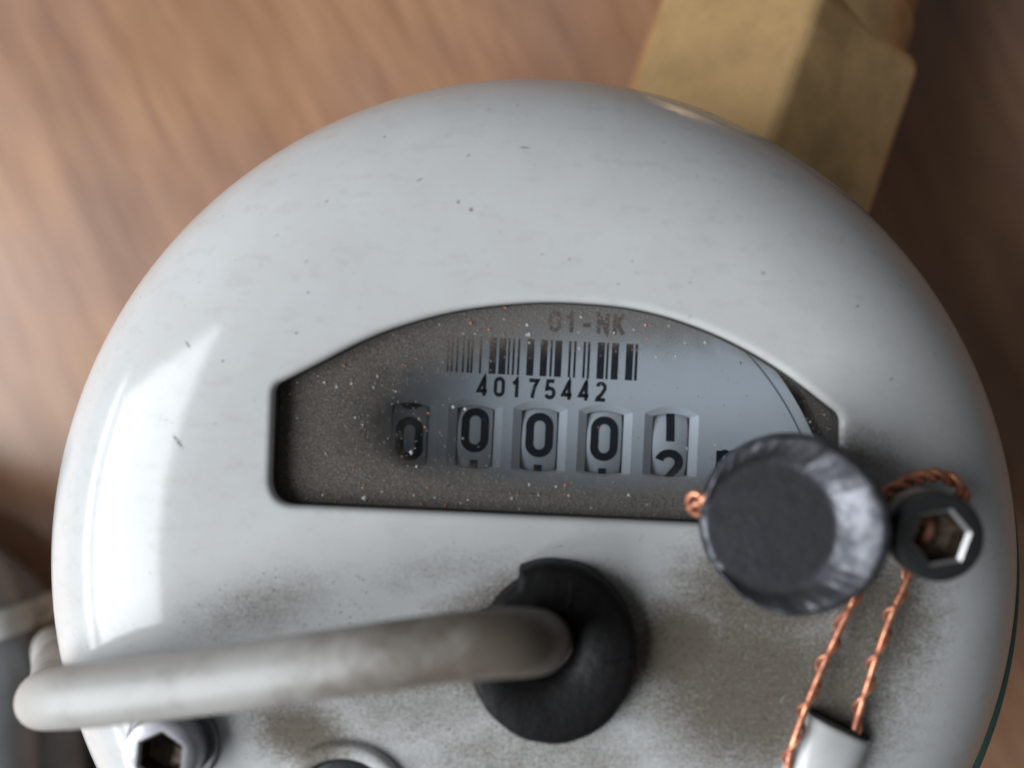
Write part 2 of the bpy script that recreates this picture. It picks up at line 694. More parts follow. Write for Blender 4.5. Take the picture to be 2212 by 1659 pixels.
def glyph2d(ch, w):
    """(x, y, layer) points"""
    parts = []
    for k, (pts, cl) in enumerate(GLYPH[ch]):
        v, f = ribbon(pts, cl, w)
        parts.append(([(p.x, p.y, k) for p in v], f))
    return merge(parts)


# ================================================================== the table
def circle(r, n, cx=AX, cy=AY):
    return [Vector((cx + r * math.cos(2 * math.pi * i / n), cy + r * math.sin(2 * math.pi * i / n))) for i in range(n)]


table = obj('table_top', [(-450, -450, -ZT), (450, -450, -ZT), (450, 450, -ZT), (-450, 450, -ZT),
                          (-450, -450, -ZT - 25), (450, -450, -ZT - 25), (450, 450, -ZT - 25), (-450, 450, -ZT - 25)],
            [(0, 1, 2, 3), (4, 5, 6, 7), (0, 1, 5, 4), (1, 2, 6, 5), (2, 3, 7, 6), (3, 0, 4, 7)], M['wood'], origin=(0, 0, -ZT), smooth=False)
table['kind'] = 'structure'
table['label'] = 'brown wooden table top with streaky grain under the meter'

# ================================================================== the water meter
meter = thing('water_meter', BASE, 'round pale grey painted water meter head with number window, on a brass body', 'water meter')

# --- window outline (traced at the cover's top surface, real millimetres)
arcpts = [(700, 777), (780, 736), (870, 701), (1000, 668), (1160, 652), (1300, 657), (1400, 672), (1500, 702), (1600, 746), (1700, 806)]
raw = [(640, 1091), (1790, 1143), (1817, 1110), (1817, 955)]
outline = [P(583, 1090), P(1818, 1146), P(1818, 896)]
rad = [2.9, 2.2, 2.4]
for p in reversed(arcpts):
    outline.append(P(*p))
    rad.append(0)
outline.append(P(592, 832))
rad.append(1.9)
# smooth the arc by a fine spline between its points
arcf = [Vector((q.x, q.y)) for q in catmull([P(592, 832)] + [P(*p) for p in arcpts] + [P(1818, 896)], 1.0)]
poly = [Vector(P(583, 1090)[:2]), Vector(P(1818, 1146)[:2]), Vector(P(1818, 896)[:2])] + list(reversed(arcf[1:-1])) + [Vector(P(592, 832)[:2])]
rads = [2.9, 2.2, 1.6] + [0] * (len(arcf) - 2) + [1.6]
win = resample(round_poly(poly, rads, 8), 0.7)
area = sum(a.x * b.y - b.x * a.y for a, b in zip(win, win[1:] + win[:1]))
if area < 0:
    win.reverse()

# --- cover: flat top with the window hole, rounded shoulder, wall
N = 200
SH0, R1, B1 = 36.9, 56.5, 15.5
flat = fill_between(circle(36.85, N), [offset_loop(win, 0.9)], 0.0)
prof = [(36.85, 0.0), (SH0, 0.0)]
for i in range(1, 25):
    a = math.pi / 2 * i / 24
    prof.append((SH0 + (R1 - SH0) * math.sin(a) ** 0.96, -B1 * (1 - math.cos(a))))
prof += [(R1 + 0.25, -22), (R1 + 0.5, -34), (R1 + 0.5, -34.6), (R1 + 1.6, -35.0), (R1 + 1.8, -36), (R1 + 1.8, -41), (50, -41.2)]
side = lathe(prof, AX, AY, N)
wv, loops = [], []
for off, z in [(0.9, 0.0), (0.62, -0.02), (0.38, -0.1), (0.2, -0.24), (0.07, -0.45), (0.0, -0.75)]:
    loops.append([(p.x, p.y, z) for p in offset_loop(win, off)])
wf = bridge(wv, loops)
cv, cf = merge([flat, side, (wv, wf)])
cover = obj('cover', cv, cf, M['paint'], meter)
# weld rings that meet
bm = bmesh.new()
bm.from_mesh(cover.data)
bmesh.ops.remove_doubles(bm, verts=bm.verts, dist=1e-6)
bmesh.ops.recalc_face_normals(bm, faces=bm.faces)
bm.to_mesh(cover.data)
bm.free()

wv, loops = [], []
for off, z in [(0.0, -0.75), (-0.06, -1.2), (-0.08, -2.3), (1.2, -2.3), (1.2, -1.0)]:
    loops.append([(p.x, p.y, z) for p in offset_loop(win, off)])
obj('window_edge', wv, bridge(wv, loops), M['dark'], meter, autosmooth=40)

# --- glass pane with dust
GZ = -1.9


def dist_to_loop(p, loop):
    best = 1e9
    for a, b in zip(loop, loop[1:] + loop[:1]):
        ab = b - a
        t = max(0, min(1, (p - a).dot(ab) / ab.length_squared))
        d = (p - (a + ab * t)).length
        if d < best:
            best = d
    return best


def inside(p, loop):
    c = False
    n = len(loop)
    for i in range(n):
        a, b = loop[i], loop[i - 1]
        if (a.y > p.y) != (b.y > p.y) and p.x < (b.x - a.x) * (p.y - a.y) / (b.y - a.y) + a.x:
            c = not c
    return c


def sstep(a, b, x):
    t = max(0.0, min(1.0, (x - a) / (b - a)))
    return t * t * (3 - 2 * t)


winc = win[::3]
LPX = lambda p: (1106 + p.x * K * D / (D - GZ), 830 - p.y * K * D / (D - GZ))


def dust_at(p):
    """how dusty the pane is: caked in the left end and along the top and bottom edges"""
    px, py = LPX(p)
    e = dist_to_loop(p, winc)
    # an oval wiped clean round the number wheels, open to the right
    dx = (px - 1300) / (560 if px < 1300 else 900)
    dy = (py - 905) / (160 if py > 905 else 185)
    w = (abs(dx) ** 2.2 + abs(dy) ** 2.2) ** (1 / 2.2)
    d = sstep(0.46, 1.28, w)
    d *= 1.0 - 0.75 * sstep(1500, 1640, px) * sstep(1000, 900, py)
    d *= 1.0 - 0.12 * math.exp(-((px - 1270) / 130) ** 2 - ((py - 706) / 22) ** 2)
    d *= 1.0 - 0.55 * math.exp(-((px - 900) / 80) ** 2 - ((py - 940) / 80) ** 2)
    edge = 0.55 * sstep(1.6, 0.1, e)
    corner = 0.9 * sstep(1690, 1800, px) * sstep(980, 900, py)
    veil = 0.20 * sstep(1150, 860, px) + 0.03
    return max(0.02, min(1.0, max(d, edge, corner, veil)))


gx0, gx1 = min(p.x for p in win) - 0.3, max(p.x for p in win) + 0.3
gy0, gy1 = min(p.y for p in win) - 0.3, max(p.y for p in win) + 0.3
gnx, gny = 130, 60
gv, gf, gd = [], [], []
for j in range(gny + 1):
    for i in range(gnx + 1):
        p = Vector((gx0 + (gx1 - gx0) * i / gnx, gy0 + (gy1 - gy0) * j / gny))
        gv.append((p.x, p.y, GZ - 0.45))
        gd.append(dust_at(p))
for j in range(gny):
    for i in range(gnx):
        a = j * (gnx + 1) + i
        gf.append((a, a + 1, a + gnx + 2, a + gnx + 1))
nb = len(gv)
gv += [(gx0, gy0, GZ - 1.8), (gx1, gy0, GZ - 1.8), (gx1, gy1, GZ - 1.8), (gx0, gy1, GZ - 1.8)]
gd += [0, 0, 0, 0]
gf.append((nb, nb + 1, nb + 2, nb + 3))
pane = obj('window_glass', gv, gf, M['glass'], meter, smooth=False)
at = pane.data.attributes.new('dust', 'FLOAT', 'POINT')
at.data.foreach_set('value', gd)


# grains lying on the pane
def grains(name, pts, parent, mats, flat=0.7):
    vs, fs, mi = [], [], []
    for (x, y, z, r, m) in pts:
        b = len(vs)
        q = [Vector((math.cos(a + 0.3 * x) * r * random.uniform(.7, 1.2), math.sin(a + 0.3 * x) * r * random.uniform(.7, 1.2), 0)) for a in (0, 1.57, 3.14, 4.71)]
        for k in q:
            vs.append((x + k.x, y + k.y, z + r * 0.3))
        vs.append((x, y, z + r * (0.3 + flat)))
        vs.append((x, y, z - r * 0.1))
        for k in range(4):
            fs.append((b + k, b + (k + 1) % 4, b + 4))
            fs.append((b + (k + 1) % 4, b + k, b + 5))
            mi += [m, m]
    o = obj(name, vs, fs, mats, parent, smooth=False)
    o.data.polygons.foreach_set('material_index', mi)
    o['kind'] = 'stuff'
    return o


gp = []
tries = 0
while len(gp) < 3600 and tries < 40000:
    tries += 1
    p = Vector((random.uniform(gx0, gx1), random.uniform(gy0, gy1)))
    if not inside(p, winc):
        continue
    d = dust_at(p)
    if random.random() > d ** 1.6 * 0.95 + 0.02:
        continue
    u = random.random()
    m = 0 if u < 0.972 else (1 if u < 0.992 else 2)
    r = random.choice([0.04, 0.05, 0.065, 0.085, 0.11]) if u < 0.975 else random.uniform(0.12, 0.17)
    gp.append((p.x, p.y, GZ - 0.45, r, m))
bigp = P(787, 1077, GZ)
gp.append((bigp.x, bigp.y, GZ - 0.45, 0.36, 1))
for px, py, r, m in [(888, 977, .3, 1), (743, 790, .22, 2), (1093, 664, .22, 2), (1018, 698, .24, 2), (1005, 884, .2, 1), (979, 880, .2, 1),
                     (905, 905, .2, 0), (1222, 1050, .2, 2), (1360, 1071, .2, 1), (1486, 970, .16, 1), (700, 826, .22, 1), (925, 893, .2, 2),
                     (910, 1090, .22, 2), (962, 1093, .25, 2), (1000, 948, .2, 0), (1140, 702, .22, 1), (1600, 785, .25, 0)]:
    q = P(px, py, GZ)
    gp.append((q.x, q.y, GZ - 0.45, r, m))
grains('glass_dust', gp, meter, [M['dust_grey'], M['dust_white'], M['dust_copper']])

# --- register housing and dial plate
DZ = -14.8
obj('register_housing', *lathe([(0, DZ - 22), (46, DZ - 22), (46, DZ - 1.1), (38.0, DZ - 1.1), (38.0, DZ - 1.3), (44, DZ - 1.3), (44, DZ - 20), (0, DZ - 20)], AX, AY, 96),
    M['housing'], meter, autosmooth=40)

TH = math.radians(-2.75)
ct, st = math.cos(TH), math.sin(TH)


def dial_pt(o, u, v, z=DZ):
    return Vector((o.x + u * ct - v * st, o.y + u * st + v * ct, z))


PD = (D - DZ) / D / K            # mm per sight unit on the dial
wheels = [(885, 938), (1027, 944), (1167, 950), (1308, 956), (1451, 962)]
outer_h, inner_h = [], []
for px, py in wheels:
    o = P(px, py, DZ)
    ow0, ow1, oh0, oh1 = -61 * PD, 56 * PD, -66 * PD, 84 * PD
    iw0, iw1, ih0, ih1 = -42 * PD, 39 * PD, -66 * PD, 68 * PD

    def arch(x0, x1, y0, y1, rise):
        pts = []
        n = 10
        for i in range(n + 1):
            f = i / n
            pts.append((x0 + (x1 - x0) * f, y0 - rise * 0.6 * (1 - (2 * f - 1) ** 2)))
        for i in range(n + 1):
            f = i / n
            pts.append((x1 + (x0 - x1) * f, y1 + rise * (1 - (2 * f - 1) ** 2)))
        return pts
    outer_h.append([dial_pt(o, u, v) for u, v in arch(ow0, ow1, oh0, oh1 - 17 * PD, 17 * PD)])
    inner_h.append([dial_pt(o, u, v, DZ - 0.55) for u, v in arch(iw0, iw1, ih0 + 0.02, ih1 - 8 * PD, 8 * PD)])
dv, df = fill_between(circle(36.5, 160), [[p.xy for p in h] for h in outer_h], DZ)
dial = obj('dial_plate', dv, df, M['dial'], meter, smooth=False)
rim = lathe([(36.5, DZ), (36.5, DZ - 1.0)], AX, AY, 160)
obj('dial_rim', *rim, M['dial'], dial)
for h, g in zip(outer_h, inner_h):
    vs = []
    n = len(h)
    ring = [tuple(p) for p in h]
    midr = [tuple(a.lerp(b, 0.93) + Vector((0, 0, 0.10))) for a, b in zip(h, g)]
    inn = [tuple(p) for p in g]
    inn2 = [(p.x, p.y, p.z - 0.35) for p in g]
    fs = bridge(vs, [ring, inn, inn2])
    obj('wheel_frame', vs, fs, M['dial'], dial, autosmooth=30)
# thin printed circle
obj('dial_line', *lathe([(35.1, DZ + 0.02), (35.32, DZ + 0.02)], AX, AY, 160), M['inkfaint'], dial)

# --- print on the dial
def text(name, s, px, py, hh, pitch, w, parent, ratio=1.0, slant=0.0, mat='ink'):
    """string centred on a sight point; hh letter height and pitch in sight units"""
    o = P(px, py, DZ)
    H = hh * PD
    parts = []
    n = len(s)
    for i, ch in enumerate(s):
        if ch == ' ':
            continue
        v, f = glyph2d(ch, w)
        u0 = (i - (n - 1) / 2) * pitch * PD
        parts.append(([dial_pt(o, u0 + (x - 0.3) * H * ratio + y * H * slant, (y - 0.5) * H, DZ + 0.02 + 0.004 * k) for x, y, k in v], f))
    return obj(name, *merge(parts), M[mat], parent, smooth=False)


text('serial_number', '40175442', 1170, 840.5, 42, 36.6, 0.20, dial, 0.9)
text('type_marking', '01-NK', 1268, 698, 44, 34.5, 0.21, dial, 0.95)
text('unit_sign', 'm', 1566, 1002, 56, 10, 0.24, dial, 1.05)
text('unit_power', '3', 1632, 985, 32, 10, 0.2, dial, 1.0)
text('maker_name', 'APATOR', 1425, 1086, 24, 22, 0.15, dial, 0.95)

bars = [(1868, 24), (1808, 64), (1680, 62), (1613, 20), (1555, 64), (1448, 21), (1408, 21), (1325, 20), (1280, 21), (1178, 62), (1116, 20), (1050, 62),
        (932, 63), (828, 20), (783, 20), (742, 18), (685, 62), (600, 62), (492, 18), (415, 20), (385, 22), (340, 18), (285, 18), (240, 20), (206, 18)]
bo = P(918 + 0.2441 * 1040, 637 + 0.2441 * 560, DZ)
parts = []
for bx, bw in bars:
    u = (bx - 1040) * 0.2441 * PD
    w = bw * 0.2441 * PD / 2
    h = 39.5 * PD
    parts.append(([dial_pt(bo, u - w, -h, DZ + 0.02), dial_pt(bo, u + w, -h, DZ + 0.02), dial_pt(bo, u + w, h, DZ + 0.02), dial_pt(bo, u - w, h, DZ + 0.02)], [(0, 1, 2, 3)]))
obj('barcode', *merge(parts), M['ink'], dial, smooth=False)
# thin ruled box near the lower edge
lo = P(1085, 1064, DZ)
parts = []
for u0, v0, u1, v1 in [(-95, -2, 105, 2), (101, -48, 105, 0), (-95, -48, -91, 0)]:
    parts.append(([dial_pt(lo, u0 * PD, v0 * PD, DZ + 0.02), dial_pt(lo, u1 * PD, v0 * PD, DZ + 0.02), dial_pt(lo, u1 * PD, v1 * PD, DZ + 0.02), dial_pt(lo, u0 * PD, v1 * PD, DZ + 0.02)], [(0, 1, 2, 3)]))
obj('ruled_box', *merge(parts), M['ink'], dial, smooth=False)

# --- number wheels
WR = 9.6
WZ = DZ - 0.62 - WR
seq = [('0', 9, -12), ('0', 8, 14), ('0', 3, 9), ('0', 5, 7), ('2', 0, -59)]
for (px, py), (ch, _, off) in zip(wheels, seq):
    o = P(px, py, DZ)
    hw0, hw1 = -40.5 * PD, 36.0 * PD
    n = 72
    vs, fs = [], []
    for u in (hw0, hw0 + 0.12, hw1 - 0.12, hw1):
        r = WR if u in (hw0 + 0.12, hw1 - 0.12) else WR - 0.12
        for i in range(n):
            a = 2 * math.pi * i / n
            p = dial_pt(o, u, r * math.sin(a))
            vs.append((p.x, p.y, WZ + r * math.cos(a)))
    for r in range(3):
        for i in range(n):
            j = (i + 1) % n
            fs.append((r * n + i, r * n + j, (r + 1) * n + j, (r + 1) * n + i))
    wh = obj('number_wheel', vs, fs, M['wheel'], meter, autosmooth=50)
    # the digits of the wheel, the one in view first, its neighbours half in view
    cur = int(ch)
    H = 96 * PD
    pitch = 114 * PD
    for k in (-1, 0, 1):
        dch = str((cur + k) % 10)
        if dch == '9' or dch == '8':
            dch = '0'
        if dch == '1':
            dch = '|'
        v, f = glyph2d(dch, 0.185)
        vv = []
        for x, y, lay in v:
            u = (x - 0.3) * H * (1.0 if ch == '0' else 1.06) - 2 * PD
            arcl = (y - 0.5) * H + off * PD - k * pitch
            a = arcl / WR
            rr = WR + 0.03 + 0.004 * lay
            p = dial_pt(o, u, rr * math.sin(a))
            vv.append((p.x, p.y, WZ + rr * math.cos(a)))
        obj('digit', vv, f, M['ink'], wh, smooth=False)

# --- teal gasket squeezed out at the lower right
gr = []
for i in range(161):
    a = 2 * math.pi * i / 160
    gr.append(Vector((AX + 0.9 + 55.4 * math.cos(a), AY - 2.2 + 55.4 * math.sin(a), -12.4)))
obj('gasket', *tube(gr, 0.7, 10, cap=False), M['teal'], meter)

# --- brass body below and the hexagonal connection at the back
obj('brass_body', *lathe([(0, -41), (48, -41), (50, -43), (50, -58), (44, -66), (30, -69.8), (0, -69.8)], AX, AY, 96), M['brass'], meter, autosmooth=40)
U2 = Vector((0.32, 0.947, 0)).normalized()
N2 = Vector((U2.y, -U2.x, 0))
rid = 22.2
hexa = []


def brass_pt(u, r, ang, cz=-47.6):
    """ang measured from straight up, to the right"""
    return U2 * u + N2 * (rid + r * math.sin(math.radians(ang))) + Vector((0, 0, cz + r * math.cos(math.radians(ang))))


vs, fs = [], []
rows = [(26, 20.4), (27.5, 22.3), (62.8, 22.3), (64.4, 20.6)]
for u, s in rows:
    for k in range(6):
        vs.append(brass_pt(u, s, 60 * k))
for r in range(len(rows) - 1):
    for k in range(6):
        l = (k + 1) % 6
        fs.append((r * 6 + k, r * 6 + l, (r + 1) * 6 + l, (r + 1) * 6 + k))
fs.append(tuple(range(6)))
fs.append(tuple(range(18, 24)))
hexo = obj('hex_connection', vs, fs, M['brass'], meter, smooth=False)
mod = hexo.modifiers.new('edge', 'BEVEL')
mod.width = 0.0022
mod.segments = 3
vs, fs = [], []
prow = [(60, 19.2), (70, 19.2), (70.8, 18.6)]
u = 70.8
for k in range(14):
    prow += [(u + 0.4, 17.6), (u + 1.0, 18.5), (u + 1.5, 18.5), (u + 2.0, 17.6)]
    u += 2.1
prow += [(u + 1, 16.5), (u + 1.1, 14), (u - 10, 14)]
for uu, s in prow:
    for k in range(48):
        vs.append(brass_pt(uu, s, 7.5 * k))
for r in range(len(prow) - 1):
    for k in range(48):
        l = (k + 1) % 48
        fs.append((r * 48 + k, r * 48 + l, (r + 1) * 48 + l, (r + 1) * 48 + k))
obj('threaded_pipe', vs, fs, M['brass'], meter, autosmooth=40)

# --- rubber grommet in the cover
gc = P(1192, 1398, 0)
gcx, gcy = gc.x, gc.y
gv_, gf_ = lathe([(3.35, -4), (3.55, 1.6), (3.75, 2.2), (4.4, 2.75), (6.0, 3.05), (7.5, 3.0), (8.15, 2.75), (8.5, 2.2), (8.62, 1.2), (8.66, 0.0), (8.66, -1)], gcx, gcy, 180)
HX, HY = -1.3, 0.75
gv_ = [(x + HX * max(0, 1 - (math.hypot(x - gcx, y - gcy) - 3.3) / 5.0), y + HY * max(0, 1 - (math.hypot(x - gcx, y - gcy) - 3.3) / 5.0), z) for x, y, z in gv_]
gq_ = []
for x, y, z in gv_:
    dx_, dy_ = x - gcx, y - gcy
    rr_, aa_ = math.hypot(dx_, dy_), math.degrees(math.atan2(dy_, dx_))
    k_ = 1.0
    if rr_ > 6.5:
        # worn rim, with a bite out of its upper left
        k_ += 0.012 * noise.noise(Vector((dx_ * 0.5, dy_ * 0.5, 1.0)))
        k_ -= 0.13 * sstep0(112, 118, aa_) * sstep0(160, 146, aa_) * (rr_ - 6.5) / 2.1
    gq_.append((gcx + dx_ * k_, gcy + dy_ * k_ * (1.065 if rr_ > 6.5 else 1.0), z + 0.06 * noise.noise(Vector((x * 0.6, y * 0.6, 3.0)))))
grom = obj('grommet', gq_, gf_, M['rubber'], meter)
# moulded seam and nicks
for a0, r0, r1 in [(-8, 4.6, 8.3), (72, 5.0, 8.2)]:
    a = math.radians(a0)
    pts = [Vector((gcx + r * math.cos(a + 0.03 * (r - r0)), gcy + r * math.sin(a + 0.03 * (r - r0)), 3.03 - (0.2 if r > 7.9 else 0))) for r in (r0, (r0 + r1) / 2, r1)]
    obj('moulding_seam', *tube(catmull(pts, 0.4), 0.09, 8), M['rubber'], grom)


# --- cap screws with hexagon sockets
def cap_screw(c, z0, z1, r, hexr, depth, mat_top, mat_sock, boss_h, boss_r, boss_mat, rot=0.0, cham=0.45):
    n = 72
    vs, fs = [], []
    rings = [(r, z0), (r, z1 - cham), (r - cham * 0.3, z1 - cham * 0.3), (r - cham, z1)]
    for rr, z in rings:
        for i in range(n):
            a = 2 * math.pi * i / n
            vs.append((c.x + rr * math.cos(a), c.y + rr * math.sin(a), z))
    for q in range(len(rings) - 1):
        for i in range(n):
            j = (i + 1) % n
            fs.append((q * n + i, q * n + j, (q + 1) * n + j, (q + 1) * n + i))

    def hx(i, k):
        a = 2 * math.pi * i / n
        b = (a - rot) % (math.pi / 3) - math.pi / 6
        rr = k * math.cos(math.pi / 6) / math.cos(b)
        return (c.x + rr * math.cos(a), c.y + rr * math.sin(a))
    base = len(vs)
    for i in range(n):
        x, y = hx(i, hexr + 0.32)
        vs.append((x, y, z1))
    t = (len(rings) - 1) * n
    for i in range(n):
        j = (i + 1) % n
        fs.append((t + i, t + j, base + j, base + i))
    head = obj('cap_screw', vs, fs, mat_top, meter, autosmooth=35)
    vs, fs = [], []
    for k, z in [(hexr, z1 - 0.3), (hexr, z1 - depth), (0.01, z1 - depth - 0.9)]:
        for i in range(n):
            x, y = hx(i, k)
            vs.append((x, y, z))
    for q in range(2):
        for i in range(n):
            j = (i + 1) % n
            fs.append((q * n + i, q * n + j, (q + 1) * n + j, (q + 1) * n + i))
    lv = [hx(i, hexr + 0.32) + (z1,) for i in range(n)] + [hx(i, hexr) + (z1 - 0.3,) for i in range(n)]
    obj('socket_lip', lv, [(i, (i + 1) % n, n + (i + 1) % n, n + i) for i in range(n)], M['bright'], head, autosmooth=25)
    obj('hex_socket', vs, fs, mat_sock, head, autosmooth=25)
    if boss_h > 0:
        obj('screw_washer', *lathe([(r * 0.6, z0), (boss_r - 0.2, z0 + 0.0), (boss_r, z0 - 0.2), (boss_r, z0 - boss_h), (r * 0.6, z0 - boss_h)], c.x, c.y, 64), boss_mat, head, autosmooth=40)
    return head


c1 = P(2033, 1162, 8.8)
s1 = cap_screw(c1, 6.7, 8.8, 4.18, 2.55, 2.6, M['black_steel'], M['socket'], 8.0, 4.1, M['pale'], rot=math.radians(10))
obj('socket_residue', *tube(catmull([(c1.x - 1.0, c1.y - 1.0, 6.0), (c1.x - 0.3, c1.y, 7.1), (c1.x + 0.1, c1.y + 1.2, 6.7)], 0.2), 0.42, 10), M['rust'], s1)
c2 = P(345, 1636, 3.6)
cap_screw(c2, 0.7, 3.6, 3.85, 2.3, 2.6, M['steel'], M['socket'], 0.7, 4.7, M['steel'], rot=math.radians(25), cham=0.6)

# --- round plug at the bottom, mostly below the frame
pc = P(737, 1757, 1.0)
plug = obj('round_plug', *lathe([(5.3, -0.5), (5.4, 0.7), (5.75, 1.05), (6.6, 1.05), (6.95, 0.75), (7.05, -0.3)], pc.x, pc.y, 80), M['paint'], meter)
obj('plug_insert', *lathe([(0, 0.35), (4.6, 0.35), (5.1, 0.15), (5.35, -0.2)], pc.x, pc.y, 64), M['black_steel'], plug)

# --- hooded lug for the seal wire
bc = P(1824, 1583, 2.2)
sd = Vector((0.907, -0.421, 0))
vd = Vector((-0.421, -0.907, 0))
vs, fs = [], []
rows = []
for q, (s, hw, hh) in enumerate([(0, 3.5, 2.1), (0.12, 3.6, 2.3), (0.5, 3.6, 2.45), (2, 3.5, 2.85), (4, 3.4, 3.2), (6, 3.2, 3.2), (8, 2.9, 2.6), (9.5, 2.5, 1.6), (10.3, 1.2, 0.5), (10.6, 0.4, -0.3)]):
    row = []
    for k in range(25):
        a = math.pi * k / 24
        x = -math.copysign(abs(math.cos(a)) ** 0.75, math.cos(a)) * hw
        z = (math.sin(a) ** 0.72) * hh - 0.15
        p = Vector((bc.x, bc.y, 0)) + sd * x + vd * s
        row.append((p.x, p.y, z))
    rows.append(row)
n = 25
for r in rows:
    vs.extend(r)
for q in range(len(rows) - 1):
    for k in range(n - 1):
        fs.append((q * n + k, q * n + k + 1, (q + 1) * n + k + 1, (q + 1) * n + k))
fs.append(tuple(range(n)))
lug = obj('wire_lug', vs, fs, M['clean_paint'], meter)
hole = []
for k in range(25):
    a = math.pi * k / 24
    x = -math.copysign(abs(math.cos(a)) ** 0.75, math.cos(a)) * 3.42
    z = (math.sin(a) ** 0.72) * 2.0 - 0.12
    p = Vector((bc.x, bc.y, 0)) + sd * x - vd * 0.03
    hole.append((p.x, p.y, z))
obj('wire_slot', hole + [tuple(Vector(h) - vd * 0.3) for h in hole], [tuple(range(25)), tuple(range(25, 50))] + [(k, k + 1, k + 26, k + 25) for k in range(24)], M['black'], lug, smooth=False)

# --- dirt grains and fibres on the cover
dp = []
for cxp, cyp, sx, sy, cnt in [(560, 1300, 110, 32, 50), (900, 1560, 170, 60, 80), (1190, 1260, 180, 45, 30), (1480, 1450, 160, 120, 50), (1700, 1430, 150, 110, 40),
                              (1150, 1630, 200, 30, 120), (760, 1330, 150, 30, 120), (800, 500, 300, 160, 40), (1500, 500, 250, 120, 26)]:
    for _ in range(cnt):
        q = P(random.gauss(cxp, sx), random.gauss(cyp, sy), 0)
        rr = math.hypot(q.x - AX, q.y - AY)
        if rr > 38 or inside(q.xy, offset_loop(winc, 0.7)) or math.hypot(q.x - gcx, q.y - gcy) < 8.8 or math.hypot(q.x - c2.x, q.y - c2.y) < 5:
            continue
        dp.append((q.x, q.y, 0.0, random.choice([0.03, 0.035, 0.045, 0.055, 0.085]), 0 if random.random() < 0.93 else 1))
grains('cover_dirt', dp, meter, [M['dirt'], M['dust_white']])
for px, py, ang, L in [(3140 * .54, 2792 * .54, 40, 1.3), (2230 * .54, 2190 * .54, 10, 0.9), (1420 * .54, 2310 * .54, -20, 0.8), (1330 * .54, 2330 * .54, 30, .7),
                       (1700 * .54, 2800 * .54, 20, .8), (2560 * .54, 2150 * .54, 60, .7)]:
    q = P(px, py, 0)
    a = math.radians(ang)
    d = Vector((math.cos(a), math.sin(a), 0))
    nrm = Vector((-d.y, d.x, 0))
    obj('lint_fibre', *tube(catmull([q - d * L / 2 + Vector((0, 0, .06)), q + nrm * L * .22 + Vector((0, 0, .2)), q + d * L / 2 + Vector((0, 0, .08))], .15), 0.02, 6), M['dust_white'], meter)

# ================================================================== the lead seal
sc = P(1718, 1130, 7.6)
seal_o = Vector((sc.x, sc.y, 0.4))
RO = 8.45
dish = Vector((-2.05, -0.35))
RD = 6.15
NS, vs, fs = 220, [], []
rings = []


def sr(f, orad, zf, mixf, wob):
    row = []
    for i in range(NS):
        a = 2 * math.pi * i / NS
        d = Vector((math.cos(a), math.sin(a)))
        p = (dish + d * RD * f).lerp(d * orad, mixf)
        right = (0.5 + 0.5 * math.cos(a - math.radians(5))) ** 0.8
        n1 = noise.noise(Vector((d.x * 3.1 + 3, d.y * 3.1, mixf * 1.5))) * wob
        n2 = noise.noise(Vector((d.x * 9, d.y * 9 + 9, mixf * 6))) * wob * 0.5 + noise.noise(Vector((d.x * 24, d.y * 24 + 4, mixf * 9))) * wob * 0.22 + min(0, noise.noise(Vector((d.x * 5.5 + 7, d.y * 5.5, mixf * 4 + 2))) + 0.25) * wob * 1.8
        row.append((p.x + d.x * (n1 * 0.5 + n2 * 0.3), p.y + d.y * (n1 * 0.5 + n2 * 0.3), zf(right) + n1 * 0.8 + n2 * 0.8))
    return row


FL = 6.0
for f in (0.25, 0.5, 0.75, 0.92):
    rings.append(sr(f, RO, lambda r: FL, 0, 0.0))
rings.append(sr(1.0, RO, lambda r: FL + 0.02, 0.0, 0.004))
rings.append(sr(1.0, RO, lambda r: FL + 0.35 * r, 0.12, 0.08))
rings.append(sr(1.0, RO, lambda r: FL + 0.9 * r, 0.30, 0.18))
rings.append(sr(1.0, RO, lambda r: FL + 1.4 * r, 0.52, 0.28))
rings.append(sr(1.0, RO, lambda r: FL + 1.85 * r, 0.74, 0.3))
rings.append(sr(1.0, RO, lambda r: FL - 0.05 + 2.1 * r, 0.9, 0.3))
rings.append(sr(1.0, RO, lambda r: FL - 0.35 + 1.95 * r, 0.98, 0.28))
rings.append(sr(1.0, RO + 0.08, lambda r: FL - 0.9 + 1.5 * r, 1.0, 0.25))
rings.append(sr(1.0, RO + 0.1, lambda r: FL - 2.0, 1.0, 0.15))
rings.append(sr(1.0, RO, lambda r: 1.9, 1.0, 0.1))
rings.append(sr(1.0, RO - 0.9, lambda r: 1.2, 1.0, 0.05))
TL = Matrix.Rotation(math.radians(-9), 3, 'Y') @ Matrix.Rotation(math.radians(-3), 3, 'X')
for row in rings:
    for p in row:
        q = TL @ Vector(p)
        vs.append((q.x + sc.x + 0.65, q.y + sc.y - 0.35, q.z + 1.9))
for q in range(len(rings) - 1):
    for i in range(NS):
        j = (i + 1) % NS
        fs.append((q * NS + i, q * NS + j, (q + 1) * NS + j, (q + 1) * NS + i))
fs.append(tuple(range(NS)))
fs.append(tuple(range((len(rings) - 1) * NS, len(rings) * NS)))
seal = obj('lead_seal', vs, fs, M['lead'], origin=seal_o)
seal['label'] = 'dark grey round lead seal with dished face beside the number window'
seal['category'] = 'seal'

# ================================================================== the copper seal wire
wire = thing('seal_wire', P(1900, 1300, 0.5), 'thin twisted copper seal wire running from the lead seal to the lug', 'wire')


def twisted(pts, core=0.37, wrap=0.17, pitch=4.9, phase=0.0, bulge=0.22):
    path = catmull(pts, 0.3)
    obj('core_strand', *tube(path, core, 14), M['copper'], wire)
    obj('wrap_strand', *tube(helix_on(path, core + wrap * 0.8, pitch, phase, bulge), wrap, 8), M['copper'], wire)


def PL(lst):
    return [P(*q) for q in lst]


